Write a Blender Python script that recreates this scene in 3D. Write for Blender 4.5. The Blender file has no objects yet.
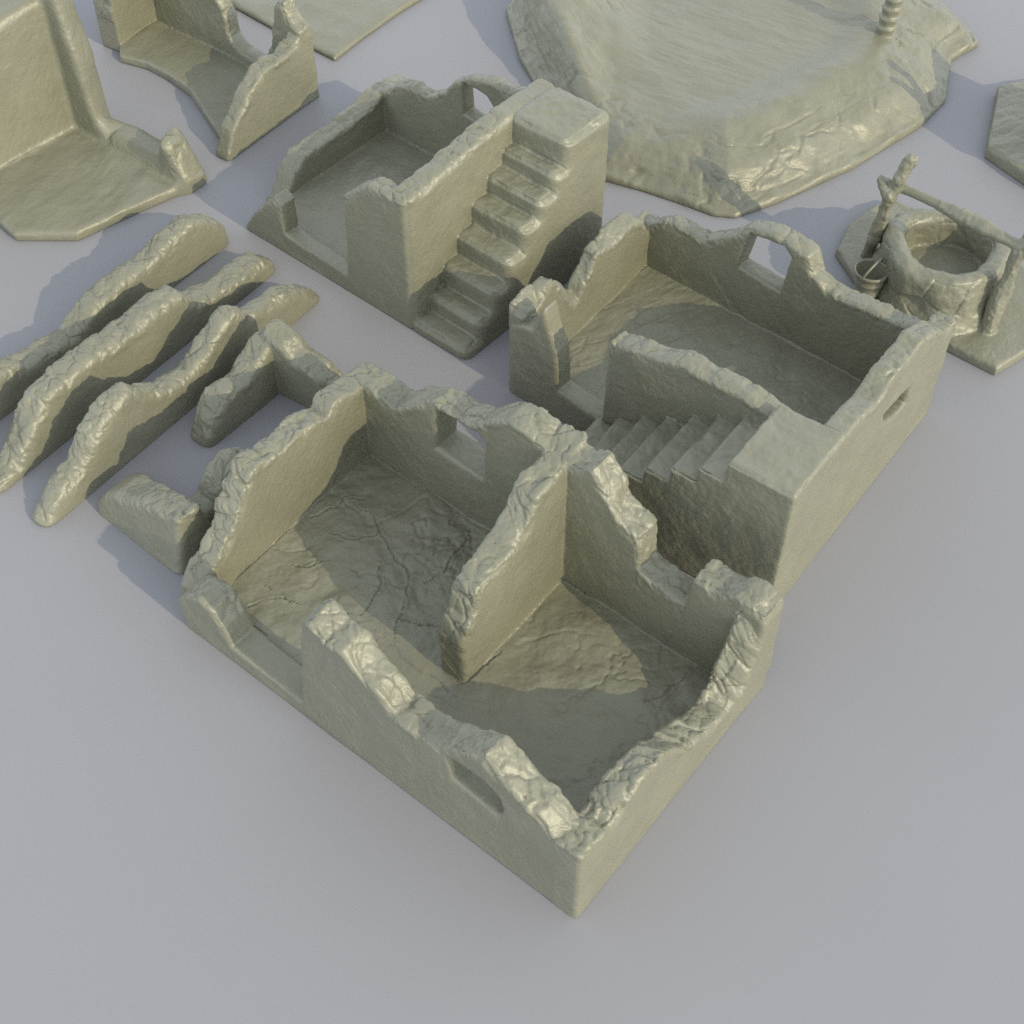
import bpy, math
import numpy as np
from mathutils import Vector, Matrix

S = bpy.context.scene
COL = S.collection
# ------------------------------------------------------------------ camera
F = 1422.0; TH = math.radians(50.0); H = 10.0
CT, ST = math.cos(TH), math.sin(TH)
VOX = 1.0          # global voxel scale (1 = final)

def ray(p):
    u = (p[0]-512)/F; v = (512-p[1])/F
    return np.array([u, CT+v*ST, -ST+v*CT])
def G(x, y, z=0.0):
    d = ray((x, y)); t = (H-z)/(-d[2])
    return np.array([d[0]*t, d[1]*t])
def unit(v): return v/np.hypot(*v)
def perp(v): return np.array([-v[1], v[0]])

# ------------------------------------------------------------------ noise
def _h(ix, iy, iz, seed):
    n = (ix.astype(np.int64)*374761393 + iy.astype(np.int64)*668265263 + iz.astype(np.int64)*2147483647 + seed*974634617) & 0xffffffff
    n = ((n ^ (n >> 13))*1274126177) & 0xffffffff
    n = ((n ^ (n >> 15))*2246822519) & 0xffffffff
    n = n ^ (n >> 13)
    return (n & 0xffffff).astype(np.float32)/np.float32(0xffffff)
def vn(P, f, seed=0):
    """value noise in -1..1"""
    Q = P*f; I = np.floor(Q); T = (Q-I).astype(np.float32); I = I.astype(np.int64)
    T = T*T*T*(T*(T*6-15)+10)
    r = 0
    for a in (0, 1):
        wx = T[:, 0] if a else 1-T[:, 0]
        for b in (0, 1):
            wy = T[:, 1] if b else 1-T[:, 1]
            for c in (0, 1):
                wz = T[:, 2] if c else 1-T[:, 2]
                r = r + wx*wy*wz*_h(I[:, 0]+a, I[:, 1]+b, I[:, 2]+c, seed)
    return r*2-1
def fbm(P, f, o=3, seed=0, g=.5):
    a = 1.0; r = 0; s = 0
    for k in range(o):
        r = r + a*vn(P+17.3*k, f, seed+k*7); s += a; a *= g; f *= 2.03
    return r/s
def voro(P, f, seed=0):
    Q = P*f; I = np.floor(Q).astype(np.int64); T = (Q-I).astype(np.float32)
    n = len(P); f1 = np.full(n, 9, np.float32); f2 = np.full(n, 9, np.float32); cr = np.zeros(n, np.float32)
    for a in (-1, 0, 1):
        for b in (-1, 0, 1):
            for c in (-1, 0, 1):
                x, y, z = I[:, 0]+a, I[:, 1]+b, I[:, 2]+c
                h = _h(x, y, z, seed)
                dx = a+h-T[:, 0]; dy = b+_h(x, y, z, seed+1)-T[:, 1]; dz = c+_h(x, y, z, seed+2)-T[:, 2]
                d = np.sqrt(dx*dx+dy*dy+dz*dz)
                m = d < f1
                f2 = np.where(m, f1, np.minimum(f2, d)); cr = np.where(m, h, cr); f1 = np.where(m, d, f1)
    return f1, f2, cr
def sstep(a, b, x):
    t = np.clip((x-a)/(b-a), 0, 1); return t*t*(3-2*t)

# ------------------------------------------------------------------ distance fields
def smax(a, b, r):
    h = np.maximum(r-np.abs(a-b), 0)/r
    return np.maximum(a, b)+h*h*r*.25
def smin(a, b, r):
    h = np.maximum(r-np.abs(a-b), 0)/r
    return np.minimum(a, b)-h*h*r*.25
def poly_sdf(poly, X, Y):
    poly = np.asarray(poly, float); n = len(poly)
    X, Y = np.broadcast_arrays(X, Y)
    d2 = np.full(X.shape, 1e9, np.float32); ins = np.zeros(X.shape, bool)
    for i in range(n):
        a = poly[i]; b = poly[(i+1) % n]; e = b-a; L = e@e
        if L < 1e-12: continue
        wx = X-a[0]; wy = Y-a[1]
        t = np.clip((wx*e[0]+wy*e[1])/L, 0, 1)
        d2 = np.minimum(d2, (wx-e[0]*t)**2+(wy-e[1]*t)**2)
        if e[1] != 0:
            c = ((a[1] <= Y) & (b[1] > Y)) | ((b[1] <= Y) & (a[1] > Y))
            xi = a[0]+(Y-a[1])/e[1]*e[0]
            ins ^= c & (X < xi)
    d = np.sqrt(d2)
    return np.where(ins, -d, d).astype(np.float32)

class Wall:
    """Upright wall: face line a->b at the ground (world xy), thickness towards `side`, top profile (s,z) for the face edge and for the far edge."""
    def __init__(s, a, b, th, side=1, prof=None, far=None, part='wall', key=None, sub=None, z0=0.0, r=.05, holes=(), s0=None, s1=None, batter=0.0, rough=.10, rock=1.0, blur=0, off=0.0, rs=None, lowcut=(.30, .50)):
        s.lowcut = lowcut; s.blur = blur; s.rs = rs
        s.a = np.array(a); D = np.array(b)-s.a; s.L = float(np.hypot(*D)); s.d = D/s.L; s.n = perp(s.d)*side; s.th = th
        s.part, s.key, s.sub, s.r, s.batter, s.rough, s.rock = part, key or part, sub, r, batter, rough, rock
        def conv(pl, off):
            if pl is None: return None
            o = s.a+s.n*off; out = []
            for p in pl:
                if len(p) == 3: out.append((p[0], p[1])); continue       # already (s, z)
                d = ray(p); A = np.array([[d[0], -s.d[0]], [d[1], -s.d[1]]])
                t, q = np.linalg.solve(A, o); out.append((q, H+t*d[2]))
            return out
        s.p1 = conv(prof, off); s.p2 = conv(far, th)
        s.s0 = s.p1[0][0] if s0 is None else s0; s.s1 = s.p1[-1][0] if s1 is None else s1
        s.zmax = max(z for _, z in s.p1+(s.p2 or []))
        s.z0 = z0
        s.holes = [conv(h, 0) if False else [s.pix(p) if len(p) == 2 else (p[0], p[1]) for p in h] for h in holes]
        s.step = .012
        s.gs = np.arange(s.s0-.3, s.s1+.3, s.step); s.gz = np.arange(-.3, s.zmax+.3, s.step)
        def hk(p):
            m = np.maximum.accumulate(np.array([a for a, _ in p]))+np.arange(len(p))*1e-6; h = np.interp(s.gs, m, [b for _, b in p]); g = np.gradient(h, s.step)
            g = np.convolve(g, np.ones(9)/9, 'same'); return h, 1/np.sqrt(1+np.clip(g, -2, 2)**2)
        s.h1 = hk(s.p1); s.h2 = hk(s.p2) if s.p2 else None
        s.t1 = s.table(s.p1); s.t2 = s.table(s.p2) if s.p2 else None
    def pix(s, p):
        d = ray(p); A = np.array([[d[0], -s.d[0]], [d[1], -s.d[1]]]); t, q = np.linalg.solve(A, s.a); return (q, H+t*d[2])
    def table(s, p):
        p = [(q, z) for q, z in p]
        ps = np.maximum.accumulate(np.array([q for q, _ in p]))+np.arange(len(p))*1e-6; pz = np.array([z for _, z in p])
        pts = [(s.s0, -.6), (s.s0, max(.01, np.interp(s.s0, ps, pz)))]+[q for q in p if s.s0 < q[0] < s.s1]+[(s.s1, max(.01, np.interp(s.s1, ps, pz))), (s.s1, -.6)]
        X, Z = np.meshgrid(s.gs, s.gz, indexing='ij')
        d = poly_sdf(pts, X, Z)
        for h in s.holes: d = smax(d, -poly_sdf(h, X, Z), .03)
        for ax in (0, 1):
            if s.blur: d = sum(np.roll(d, k, ax) for k in range(-s.blur, s.blur+1))/(2*s.blur+1)
        return d
    def samp(s, T, q, z):
        i = np.clip((q-s.gs[0])/s.step, 0, len(s.gs)-1.001); j = np.clip((z-s.gz[0])/s.step, 0, len(s.gz)-1.001)
        i0 = i.astype(np.int32); j0 = j.astype(np.int32); fi = (i-i0).astype(np.float32); fj = (j-j0).astype(np.float32)
        return (T[i0, j0]*(1-fi)*(1-fj)+T[i0+1, j0]*fi*(1-fj)+T[i0, j0+1]*(1-fi)*fj+T[i0+1, j0+1]*fi*fj)
    def st(s, x, y):
        wx = x-s.a[0]; wy = y-s.a[1]
        return wx*s.d[0]+wy*s.d[1], wx*s.n[0]+wy*s.n[1]
    def prof_d(s, q, t, z):
        d = s.samp(s.t1, q, z)
        if s.t2 is not None:
            w = np.clip(t/s.th, 0, 1); d = d*(1-w)+s.samp(s.t2, q, z)*w
        return d
    def ev(s, x, y, z):
        q, t = s.st(x, y); q, z2 = np.broadcast_arrays(q, z)
        d = s.prof_d(q, t, z2)
        h = s.th/2
        dt = np.abs(t-h)-h
        if s.batter: dt = dt+s.batter*(z-.3)
        return np.maximum(smax(d, dt, s.r), -(z-s.z0)).astype(np.float32)
    def topmask(s, P):
        q, t = s.st(P[:, 0], P[:, 1])
        h = np.interp(q, s.gs, s.h1[0]); k = np.interp(q, s.gs, s.h1[1])
        if s.t2 is not None:
            w = np.clip(t/s.th, 0, 1); h = h*(1-w)+np.interp(q, s.gs, s.h2[0])*w; k = k*(1-w)+np.interp(q, s.gs, s.h2[1])*w
        m = (1-sstep(.025, s.rough, (h-P[:, 2])*k))*sstep(s.lowcut[0], s.lowcut[1], h)
        if s.rs: m = m*sstep(s.rs[0]-.05, s.rs[0]+.05, q)*(1-sstep(s.rs[1]-.05, s.rs[1]+.05, q))
        return m
    def bb(s):
        pts = [s.a+s.d*q+s.n*t for q in (s.s0, s.s1) for t in (0, s.th)]
        return np.array([[p[0], p[1], s.z0] for p in pts]+[[pts[0][0], pts[0][1], s.zmax]])
class Prism:
    """Flat-topped solid on a ground polygon."""
    def __init__(s, poly, z1, z0=0.0, part='floor', key=None, sub=None, r=.04, rough=0, rock=0, slope=0.0):
        s.poly = np.array(poly); s.z0, s.z1 = z0, z1; s.part, s.key, s.sub, s.r, s.rough, s.rock, s.slope = part, key or part, sub, r, rough, rock, slope
    def ev(s, x, y, z):
        d = poly_sdf(s.poly, x, y)
        if s.slope: d = d+s.slope*z
        return np.maximum(smax(d, z-s.z1, s.r), s.z0-z).astype(np.float32)
    def topmask(s, P): return np.zeros(len(P), np.float32)
    def bb(s): return np.array([[p[0], p[1], z] for p in s.poly for z in (s.z0, s.z1)])
class Height:
    """Solid under a height function on a ground polygon."""
    def __init__(s, poly, fn, zmax, part='base', key=None, sub=None):
        s.poly = np.array(poly); s.fn = fn; s.zmax = zmax; s.part, s.key, s.sub, s.rough, s.rock = part, key or part, sub, 0, 0
    def ev(s, x, y, z):
        d = poly_sdf(s.poly, x, y); h = s.fn(x, y, d)
        return np.maximum(smax(d, (z-h)*.75, .05), -z).astype(np.float32)
    def topmask(s, P): return np.zeros(len(P), np.float32)
    def bb(s): return np.array([[p[0], p[1], z] for p in s.poly for z in (0, s.zmax)])
class Ring:
    def __init__(s, c, r0, r1, z0, z1, part='ring', key=None, sub=None, r=.1, lob=None):
        s.c = np.array(c); s.r0, s.r1, s.z0, s.z1, s.r = r0, r1, z0, z1, r; s.part, s.key, s.sub, s.rough, s.rock = part, key or part, sub, 0, 0
        s.lob = lob
    def ev(s, x, y, z):
        dx = x-s.c[0]; dy = y-s.c[1]; q = np.sqrt(dx*dx+dy*dy); a = np.arctan2(dy, dx)
        k = 1+(s.lob(a) if s.lob else 0); q = q/k
        d = q-(s.r1+.10*sstep(.55, 0, z/s.z1*np.ones_like(q))) if s.lob else q-s.r1
        d = smax(d, z-s.z1, s.r)
        if s.r0 > 0: d = smax(d, s.r0-q, s.r)
        return np.maximum(d, s.z0-z).astype(np.float32)
    def topmask(s, P): return np.zeros(len(P), np.float32)
    def bb(s): return np.array([[s.c[0]+i*s.r1*1.25, s.c[1]+j*s.r1*1.25, z] for i in (-1, 1) for j in (-1, 1) for z in (s.z0, s.z1)])
class Caps:
    """Tapered capsule chain (a branch)."""
    def __init__(s, pts, rad, part='post', key=None, sub=None):
        s.p = np.array(pts, float); s.q = rad; s.part, s.key, s.sub, s.rough, s.rock = part, key or part, sub, 0, 0
    def ev(s, x, y, z):
        x, y, z = np.broadcast_arrays(x, y, z); d = np.full(x.shape, 9, np.float32)
        for i in range(len(s.p)-1):
            a, b = s.p[i], s.p[i+1]; e = b-a; L = e@e
            t = np.clip(((x-a[0])*e[0]+(y-a[1])*e[1]+(z-a[2])*e[2])/L, 0, 1)
            dd = np.sqrt((x-a[0]-e[0]*t)**2+(y-a[1]-e[1]*t)**2+(z-a[2]-e[2]*t)**2)-(s.q[i]*(1-t)+s.q[i+1]*t)
            d = smin(d, dd, .03)
        return d.astype(np.float32)
    def topmask(s, P): return np.zeros(len(P), np.float32)
    def bb(s):
        m = max(s.q); return np.concatenate([s.p-m, s.p+m])

# ------------------------------------------------------------------ surface nets
def surface_nets(V, o, h):
    """V: grid of distances; returns verts, quads"""
    nx, ny, nz = V.shape; ins = V < 0
    cnt = np.zeros((nx-1, ny-1, nz-1), np.uint8)
    C = [(a, b, c) for a in (0, 1) for b in (0, 1) for c in (0, 1)]
    for a, b, c in C: cnt += ins[a:nx-1+a, b:ny-1+b, c:nz-1+c]
    act = (cnt > 0) & (cnt < 8); I = np.argwhere(act); N = len(I)
    idx = np.full(act.shape, -1, np.int32); idx[act] = np.arange(N)
    K = {c: V[I[:, 0]+c[0], I[:, 1]+c[1], I[:, 2]+c[2]] for c in C}
    acc = np.zeros((N, 3), np.float32); w = np.zeros(N, np.float32)
    for c in C:
        for ax in range(3):
            if c[ax]: continue
            e = list(c); e[ax] = 1; e = tuple(e)
            va, vb = K[c], K[e]; m = (va < 0) != (vb < 0)
            t = np.where(m, va/np.where(m, va-vb, 1), 0)
            p = np.tile(np.array(c, np.float32), (N, 1)); p[:, ax] = t
            acc += p*m[:, None]; w += m
    P = (I+acc/w[:, None])*h+o
    Q = []
    for ax in range(3):
        u, v = [(1, 2), (2, 0), (0, 1)][ax]
        sl0 = [slice(None)]*3; sl1 = [slice(None)]*3; sl0[ax] = slice(0, -1); sl1[ax] = slice(1, None)
        x0 = ins[tuple(sl0)]; x1 = ins[tuple(sl1)]
        E = np.argwhere(x0 != x1)
        ok = (E[:, u] > 0) & (E[:, v] > 0) & (E[:, u] < V.shape[u]-1) & (E[:, v] < V.shape[v]-1)
        E = E[ok]; fl = x0[E[:, 0], E[:, 1], E[:, 2]]
        def cell(du, dv):
            J = E.copy(); J[:, u] -= du; J[:, v] -= dv; return idx[J[:, 0], J[:, 1], J[:, 2]]
        q = np.stack([cell(1, 1), cell(0, 1), cell(0, 0), cell(1, 0)], 1)
        q = np.where(fl[:, None], q, q[:, ::-1]); Q.append(q)
    Q = np.concatenate(Q); return P.astype(np.float32), Q
def vnormals(P, Q):
    n = np.cross(P[Q[:, 2]]-P[Q[:, 0]], P[Q[:, 3]]-P[Q[:, 1]])
    N = np.zeros_like(P)
    for k in range(3):
        for j in range(4): N[:, k] += np.bincount(Q[:, j], n[:, k], len(P)).astype(np.float32)
    return N/np.maximum(np.linalg.norm(N, axis=1, keepdims=True), 1e-9)

def field(solids, cuts, lo, hi, h, fil):
    ax = [np.arange(lo[k], hi[k]+h, h).astype(np.float32) for k in range(3)]
    V = np.full([len(a) for a in ax], .5, np.float32)
    for sign, S_ in ((1, solids), (-1, cuts)):
        for s in S_:
            b = s.bb(); l = b.min(0)-.12; u = b.max(0)+.12
            r = [slice(max(0, np.searchsorted(ax[k], l[k])), np.searchsorted(ax[k], u[k])+1) for k in range(3)]
            d = s.ev(ax[0][r[0]][:, None, None], ax[1][r[1]][None, :, None], ax[2][r[2]][None, None, :])
            if sign > 0: V[tuple(r)] = smin(V[tuple(r)], d, fil)
            else: V[tuple(r)] = smax(V[tuple(r)], -d, .03)
    return V, np.array([a[0] for a in ax])

MATS = {}
def to_object(name, P, Q, mat, parent, origin):
    used = np.unique(Q); m = np.full(len(P), -1, np.int32); m[used] = np.arange(len(used))
    P = P[used]-origin; Q = m[Q]
    me = bpy.data.meshes.new(name); me.vertices.add(len(P)); me.vertices.foreach_set('co', P.astype(np.float32).ravel())
    me.loops.add(Q.size); me.loops.foreach_set('vertex_index', Q.ravel().astype(np.int32))
    me.polygons.add(len(Q)); me.polygons.foreach_set('loop_start', np.arange(0, Q.size, 4, dtype=np.int32)); me.polygons.foreach_set('loop_total', np.full(len(Q), 4, np.int32))
    me.polygons.foreach_set('use_smooth', np.ones(len(Q), bool)); me.update(calc_edges=True); me.materials.append(mat)
    o = bpy.data.objects.new(name, me); COL.objects.link(o)
    if parent: o.parent = parent
    return o
def tag(o, label, cat, group=None):
    o['label'] = label; o['category'] = cat
    if group: o['group'] = group
    return o

class Tag:
    def __init__(s, part, key, sub=None): s.part, s.key, s.sub = part, key, sub
def tidy(Q, fs, n):
    """give specks of one part that sit inside another back to their surroundings"""
    for it in range(3):
        big = np.ones(len(Q), bool)
        lab = np.arange(n)
        # components of same-part faces: work on (vertex, part) by relabelling per part
        comp = np.full(len(Q), -1, np.int64)
        for k in np.unique(fs):
            m = np.flatnonzero(fs == k); q = Q[m]; lab = np.arange(n)
            while True:
                f = lab[q].min(1); new = lab.copy()
                for j in range(4): np.minimum.at(new, q[:, j], f)
                new = new[new]; new = new[new]
                if (new == lab).all(): break
                lab = new
            comp[m] = lab[q[:, 0]]
            c, inv, cn = np.unique(comp[m], return_inverse=True, return_counts=True)
            big[m] = (cn[inv] == cn.max())
        if big.all(): return fs
        # spread: a vertex takes the part of a big face touching it
        vown = np.full(n, -1, np.int32)
        for j in range(4): vown[Q[big][:, j]] = fs[big]
        out = fs.copy(); todo = ~big
        for r in range(400):
            if not todo.any(): break
            cand = vown[Q[todo]].max(1); idx = np.flatnonzero(todo); ok = cand >= 0
            out[idx[ok]] = cand[ok]; todo[idx[ok]] = False
            if not ok.any(): break
            for j in range(4): vown[Q[idx[ok]][:, j]] = cand[ok]
        fs = out
    return fs
ROCKCELL = 5.4
def carve(P, N, solids, sid, style):
    """surface relief of the cast piece: broken tops, plaster faces, cracked floors"""
    n = len(P); d = np.zeros(n, np.float32)
    rough = np.zeros(n, np.float32); rk = np.zeros(n, np.float32)
    for i, s in enumerate(solids):
        m = sid == i
        if s.rough and m.any(): rough[m] = s.topmask(P[m])*s.rock
    up = sstep(.55, .9, N[:, 2])
    low = sstep(.02, .10, P[:, 2])
    W = P+.06*np.stack([vn(P, 3.1, 5), vn(P, 3.1, 6), vn(P, 3.1, 7)], 1)
    m = rough > .01
    if m.any():
        Pm = W[m]; f1, f2, cr = voro(Pm*np.array([1, 1, .8]), style.get('cell', ROCKCELL), 11)
        crack = 1-sstep(0, .055, f2-f1)
        g1, g2, c2 = voro(P[m]+.02*vn(P[m], 9, 3)[:, None], style.get('cell', ROCKCELL)*2.7, 31)
        gate = sstep(-.2, .4, vn(P[m], 2.6, 39))
        O = np.stack([P[m, 0]+.5*P[m, 2], P[m, 1]-.4*P[m, 2], .7*P[m, 2]+.3*P[m, 0]], 1)
        c1 = np.abs(fbm(O, 3.5, 3, 44)); c3 = np.abs(fbm(O, 7.5, 3, 45))
        k = .022*(cr-.5)+.026*(.5-f1)-.014*crack*gate-.018*(1-sstep(0, .15, c1))-.010*(1-sstep(0, .14, c3))+.030*fbm(P[m], 3.6, 3, 40)+.010*fbm(P[m], 11, 3, 43)+.004
        d[m] += .8*k*rough[m]*style.get('rock', 1.0)
    # faces: hand-smoothed plaster with a few dents
    f = (1-rough)
    d += f*(.016*fbm(P, 1.7, 2, 60)+.008*fbm(P, 6, 4, 61)+.0022*vn(P, 30, 62))
    R = np.stack([P[:, 0]*9+P[:, 2]*7, P[:, 1]*9-P[:, 2]*7, P[:, 2]*2.2+P[:, 0]*1.2], 1)
    scr = sstep(.30, .62, fbm(R, .55, 3, 70))*sstep(.0, .5, vn(P, 1.5, 77))
    d -= f*.007*scr*(1-up)
    # stairs worn hollow, nosings chipped
    st = np.zeros(n, bool)
    for i, s in enumerate(solids):
        if s.part == 'staircase': st |= sid == i
    if st.any():
        Ps = P[st]; e = sstep(.25, .55, N[st, 2])*(1-sstep(.86, .98, N[st, 2]))
        d[st] += (.022*fbm(Ps, 4.2, 3, 170)+.006*fbm(Ps, 14, 2, 171))*(.25+.75*sstep(.3, .7, N[st, 2]))-e*(.008+.030*np.clip(fbm(Ps, 6.5, 3, 172), 0, 1))
    # floors
    fl = np.zeros(n, bool)
    for i, s in enumerate(solids):
        if s.part in style.get('floors', ('floor',)): fl |= sid == i
    fl &= N[:, 2] > .6
    kind = style.get('floor', 'cracked')
    if fl.any():
        Pf = P[fl]; 
        if kind == 'cracked':
            Wf = Pf+.16*np.stack([fbm(Pf, 2.1, 3, 81), fbm(Pf, 2.1, 3, 82), 0*Pf[:, 0]], 1)
            Wf[:, 2] = .3
            f1, f2, cr = voro(Wf, .95, style.get('seed', 90))
            gate = sstep(-.05, .35, vn(Pf, 1.1, style.get('seed', 90)+5))
            crack = (1-sstep(.0, .022, f2-f1))*gate
            lumps = np.abs(fbm(Pf, 2.6, 4, 85))
            k = -.007*crack+.020*(cr-.5)*gate+.056*fbm(Pf, 1.6, 3, 84)+.014*fbm(Pf, 5, 3, 87)-.008*(1-sstep(0, .06, np.abs(fbm(Pf, 1.5, 3, 89))))*sstep(-.3, .3, vn(Pf, 1.2, 79))-.012*(1-sstep(0, .06, lumps))*sstep(0, .4, vn(Pf, 1.4, 88))+.004*fbm(Pf, 16, 2, 86)
        elif kind == 'streak':
            R = np.stack([Pf[:, 0]*.87+Pf[:, 1]*.5, (-Pf[:, 0]*.5+Pf[:, 1]*.87)*3.6, Pf[:, 2]*0], 1)
            k = .020*fbm(R, 1.6, 4, 95)+.024*fbm(Pf, 2.3, 3, 96)-.008*(1-sstep(0, .06, np.abs(fbm(R, 1.3, 3, 98))))
        else:
            R = np.stack([Pf[:, 0]*.4+Pf[:, 1]*.9, (-Pf[:, 0]*.9+Pf[:, 1]*.4)*5, Pf[:, 2]*0], 1)
            k = .012*fbm(R, 1.2, 4, 97)+.018*fbm(Pf, 1.9, 3, 98)
        for path in style.get('cracks', ()):
            q = np.array(path); Wc = Pf[:, :2]+.045*np.stack([fbm(Pf, 6.5, 4, 181, .62), fbm(Pf, 6.5, 4, 182, .62)], 1)
            dd = np.full(len(Pf), 9.0); tt = dd*0
            for m_ in range(len(q)-1):
                a, b = q[m_], q[m_+1]; e = b-a; t = np.clip(((Wc-a)@e)/(e@e), 0, 1); dist = np.linalg.norm(Wc-a-t[:, None]*e, axis=1)
                c = dist < dd; dd = np.where(c, dist, dd); tt = np.where(c, (m_+t)/(len(q)-1), tt)
            w = .0085*(1-.6*np.abs(tt*2-1)**2)
            k = k-.022*(1-sstep(w*.4, w*1.3, dd))*sstep(-.75, -.2, vn(Pf, 7, 183))+.007*(1-sstep(w, w*6, dd))
        d[fl] += k
    if 'extra' in style: d = style['extra'](P, N, d, sid)
    return d*low

def build(name, label, cat, solids, h, cuts=(), group=None, style=None, mat='resin', fil=.006, single=False, origin=None, regroup=None, extra=()):
    style = style or {}
    h *= VOX
    B = np.concatenate([s.bb() for s in solids]); lo = B.min(0)-3*h-.05; hi = B.max(0)+3*h+.06
    # turn the grid with the piece: rotate world into local frame
    V, o = field(solids, cuts, lo, hi, h, fil)
    P, Q = surface_nets(V, o, h)
    # which solid each vertex / face belongs to
    def owner(pts):
        best = np.full(len(pts), 1e9, np.float32); sid = np.zeros(len(pts), np.int32)
        for i, s in enumerate(solids):
            b = s.bb(); m = ((pts > b.min(0)-.13) & (pts < b.max(0)+.13)).all(1)
            if not m.any(): continue
            q = pts[m]; dd = np.abs(s.ev(q[:, 0], q[:, 1], q[:, 2]))
            c = dd < best[m]; j = np.flatnonzero(m)[c]; best[j] = dd[c]; sid[j] = i
        return sid
    sid = owner(P); N = vnormals(P, Q)
    d = carve(P, N, solids, sid, style)
    PD = P+N*d[:, None]
    PD[:, 2] = np.maximum(PD[:, 2], 0.0)
    org = np.array([*(origin if origin is not None else (B.min(0)+B.max(0))[:2]/2), 0.0])
    M = MATS[mat]
    if single:
        ob = to_object(name, PD, Q, M, None, org); ob.location = org; tag(ob, label, cat, group); return ob
    root = bpy.data.objects.new(name, None); COL.objects.link(root); root.location = org; root.empty_display_size = .2
    tag(root, label, cat, group)
    fs = owner(P[Q].mean(1))
    if regroup:
        fn = np.cross(P[Q[:, 2]]-P[Q[:, 0]], P[Q[:, 3]]-P[Q[:, 1]]); fn /= np.maximum(np.linalg.norm(fn, axis=1, keepdims=True), 1e-9)
        fs = regroup(P[Q].mean(1), fn, fs)
    solids = list(solids)+list(extra)      # extra: part names only, no shape of their own
    fs = tidy(Q, fs, len(P))
    keys = {}
    for i, s in enumerate(solids): keys.setdefault(s.key, []).append(i)
    made = {}
    for k, ids in sorted(keys.items(), key=lambda kv: solids[kv[1][0]].sub is not None):
        s = solids[ids[0]]; m = np.isin(fs, ids)
        if not m.any(): continue
        made[k] = to_object(s.part, PD, Q[m], M, made.get(s.sub) or root, org)
    return root

# ------------------------------------------------------------------ materials
def resin(name, col=(.231, .230, .163), rough=.40):
    m = bpy.data.materials.new(name); m.use_nodes = True; nt = m.node_tree; b = nt.nodes['Principled BSDF']
    b.inputs['Roughness'].default_value = rough; b.inputs['IOR'].default_value = 1.55; b.inputs['Metallic'].default_value = .10
    tc = nt.nodes.new('ShaderNodeTexCoord')
    n1 = nt.nodes.new('ShaderNodeTexNoise'); n1.inputs['Scale'].default_value = 2.2; n1.inputs['Detail'].default_value = 5
    n2 = nt.nodes.new('ShaderNodeTexNoise'); n2.inputs['Scale'].default_value = 26; n2.inputs['Detail'].default_value = 6; n2.inputs['Roughness'].default_value = .6
    rp = nt.nodes.new('ShaderNodeValToRGB'); e = rp.color_ramp.elements
    e[0].position = .3; e[1].position = .7
    e[0].color = (col[0]*.93, col[1]*.935, col[2]*.93, 1); e[1].color = (col[0]*1.05, col[1]*1.05, col[2]*1.06, 1)
    bp = nt.nodes.new('ShaderNodeBump'); bp.inputs['Strength'].default_value = .34; bp.inputs['Distance'].default_value = .02
    rr = nt.nodes.new('ShaderNodeMapRange'); rr.inputs['To Min'].default_value = rough-.06; rr.inputs['To Max'].default_value = rough+.08
    L = nt.links.new
    L(tc.outputs['Object'], n1.inputs['Vector']); L(tc.outputs['Object'], n2.inputs['Vector'])
    L(n1.outputs['Fac'], rp.inputs['Fac']); L(rp.outputs['Color'], b.inputs['Base Color'])
    L(n2.outputs['Fac'], bp.inputs['Height']); L(bp.outputs['Normal'], b.inputs['Normal'])
    L(n1.outputs['Fac'], rr.inputs['Value']); L(rr.outputs['Result'], b.inputs['Roughness'])
    MATS['resin' if name == 'olive_resin' else name] = m
    return m
resin('olive_resin')
def ground_mat():
    m = bpy.data.materials.new('grey_table_card'); m.use_nodes = True; nt = m.node_tree; b = nt.nodes['Principled BSDF']
    b.inputs['Roughness'].default_value = .6
    tc = nt.nodes.new('ShaderNodeTexCoord'); n = nt.nodes.new('ShaderNodeTexNoise'); n.inputs['Scale'].default_value = .9; n.inputs['Detail'].default_value = 4
    rp = nt.nodes.new('ShaderNodeValToRGB'); rp.color_ramp.elements[0].color = (.279, .282, .295, 1); rp.color_ramp.elements[1].color = (.291, .294, .307, 1)
    nt.links.new(tc.outputs['Object'], n.inputs['Vector']); nt.links.new(n.outputs['Fac'], rp.inputs['Fac']); nt.links.new(rp.outputs['Color'], b.inputs['Base Color'])
    return m

# ------------------------------------------------------------------ setting
me = bpy.data.meshes.new('ground'); R_ = 400
me.from_pydata([(-R_, -R_, 0), (R_, -R_, 0), (R_, R_, 0), (-R_, R_, 0)], [], [(0, 1, 2, 3)]); me.materials.append(ground_mat())
gr = bpy.data.objects.new('ground', me); COL.objects.link(gr); gr['kind'] = 'structure'; gr['label'] = 'smooth pale grey surface under all the ruins'

def px(*pts, z=0): return [G(x, y, z) for x, y in pts]
def quad_strip(a, b, w): n = perp(unit(b-a)); return [a, b, b+n*w, a+n*w]

def sills(*defs):
    """faces lying flat inside a wall opening become that wall's window sill; def: wall, solid index, tag index, z range, hole"""
    def f(c, n, fs):
        for w, i, j, (za, zb), hk in defs:
            q, t = w.st(c[:, 0], c[:, 1]); h = w.holes[hk]; qs = [p[0] for p in h]
            m = (fs == i) & (n[:, 2] > .5) & (q > min(qs)) & (q < max(qs)) & (c[:, 2] < np.mean([p[1] for p in h])) & (c[:, 2] > min(p[1] for p in h)-.1) & (t > .02) & (t < w.th-.02)
            fs = np.where(m, j, fs)
        return fs
    return f
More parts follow.
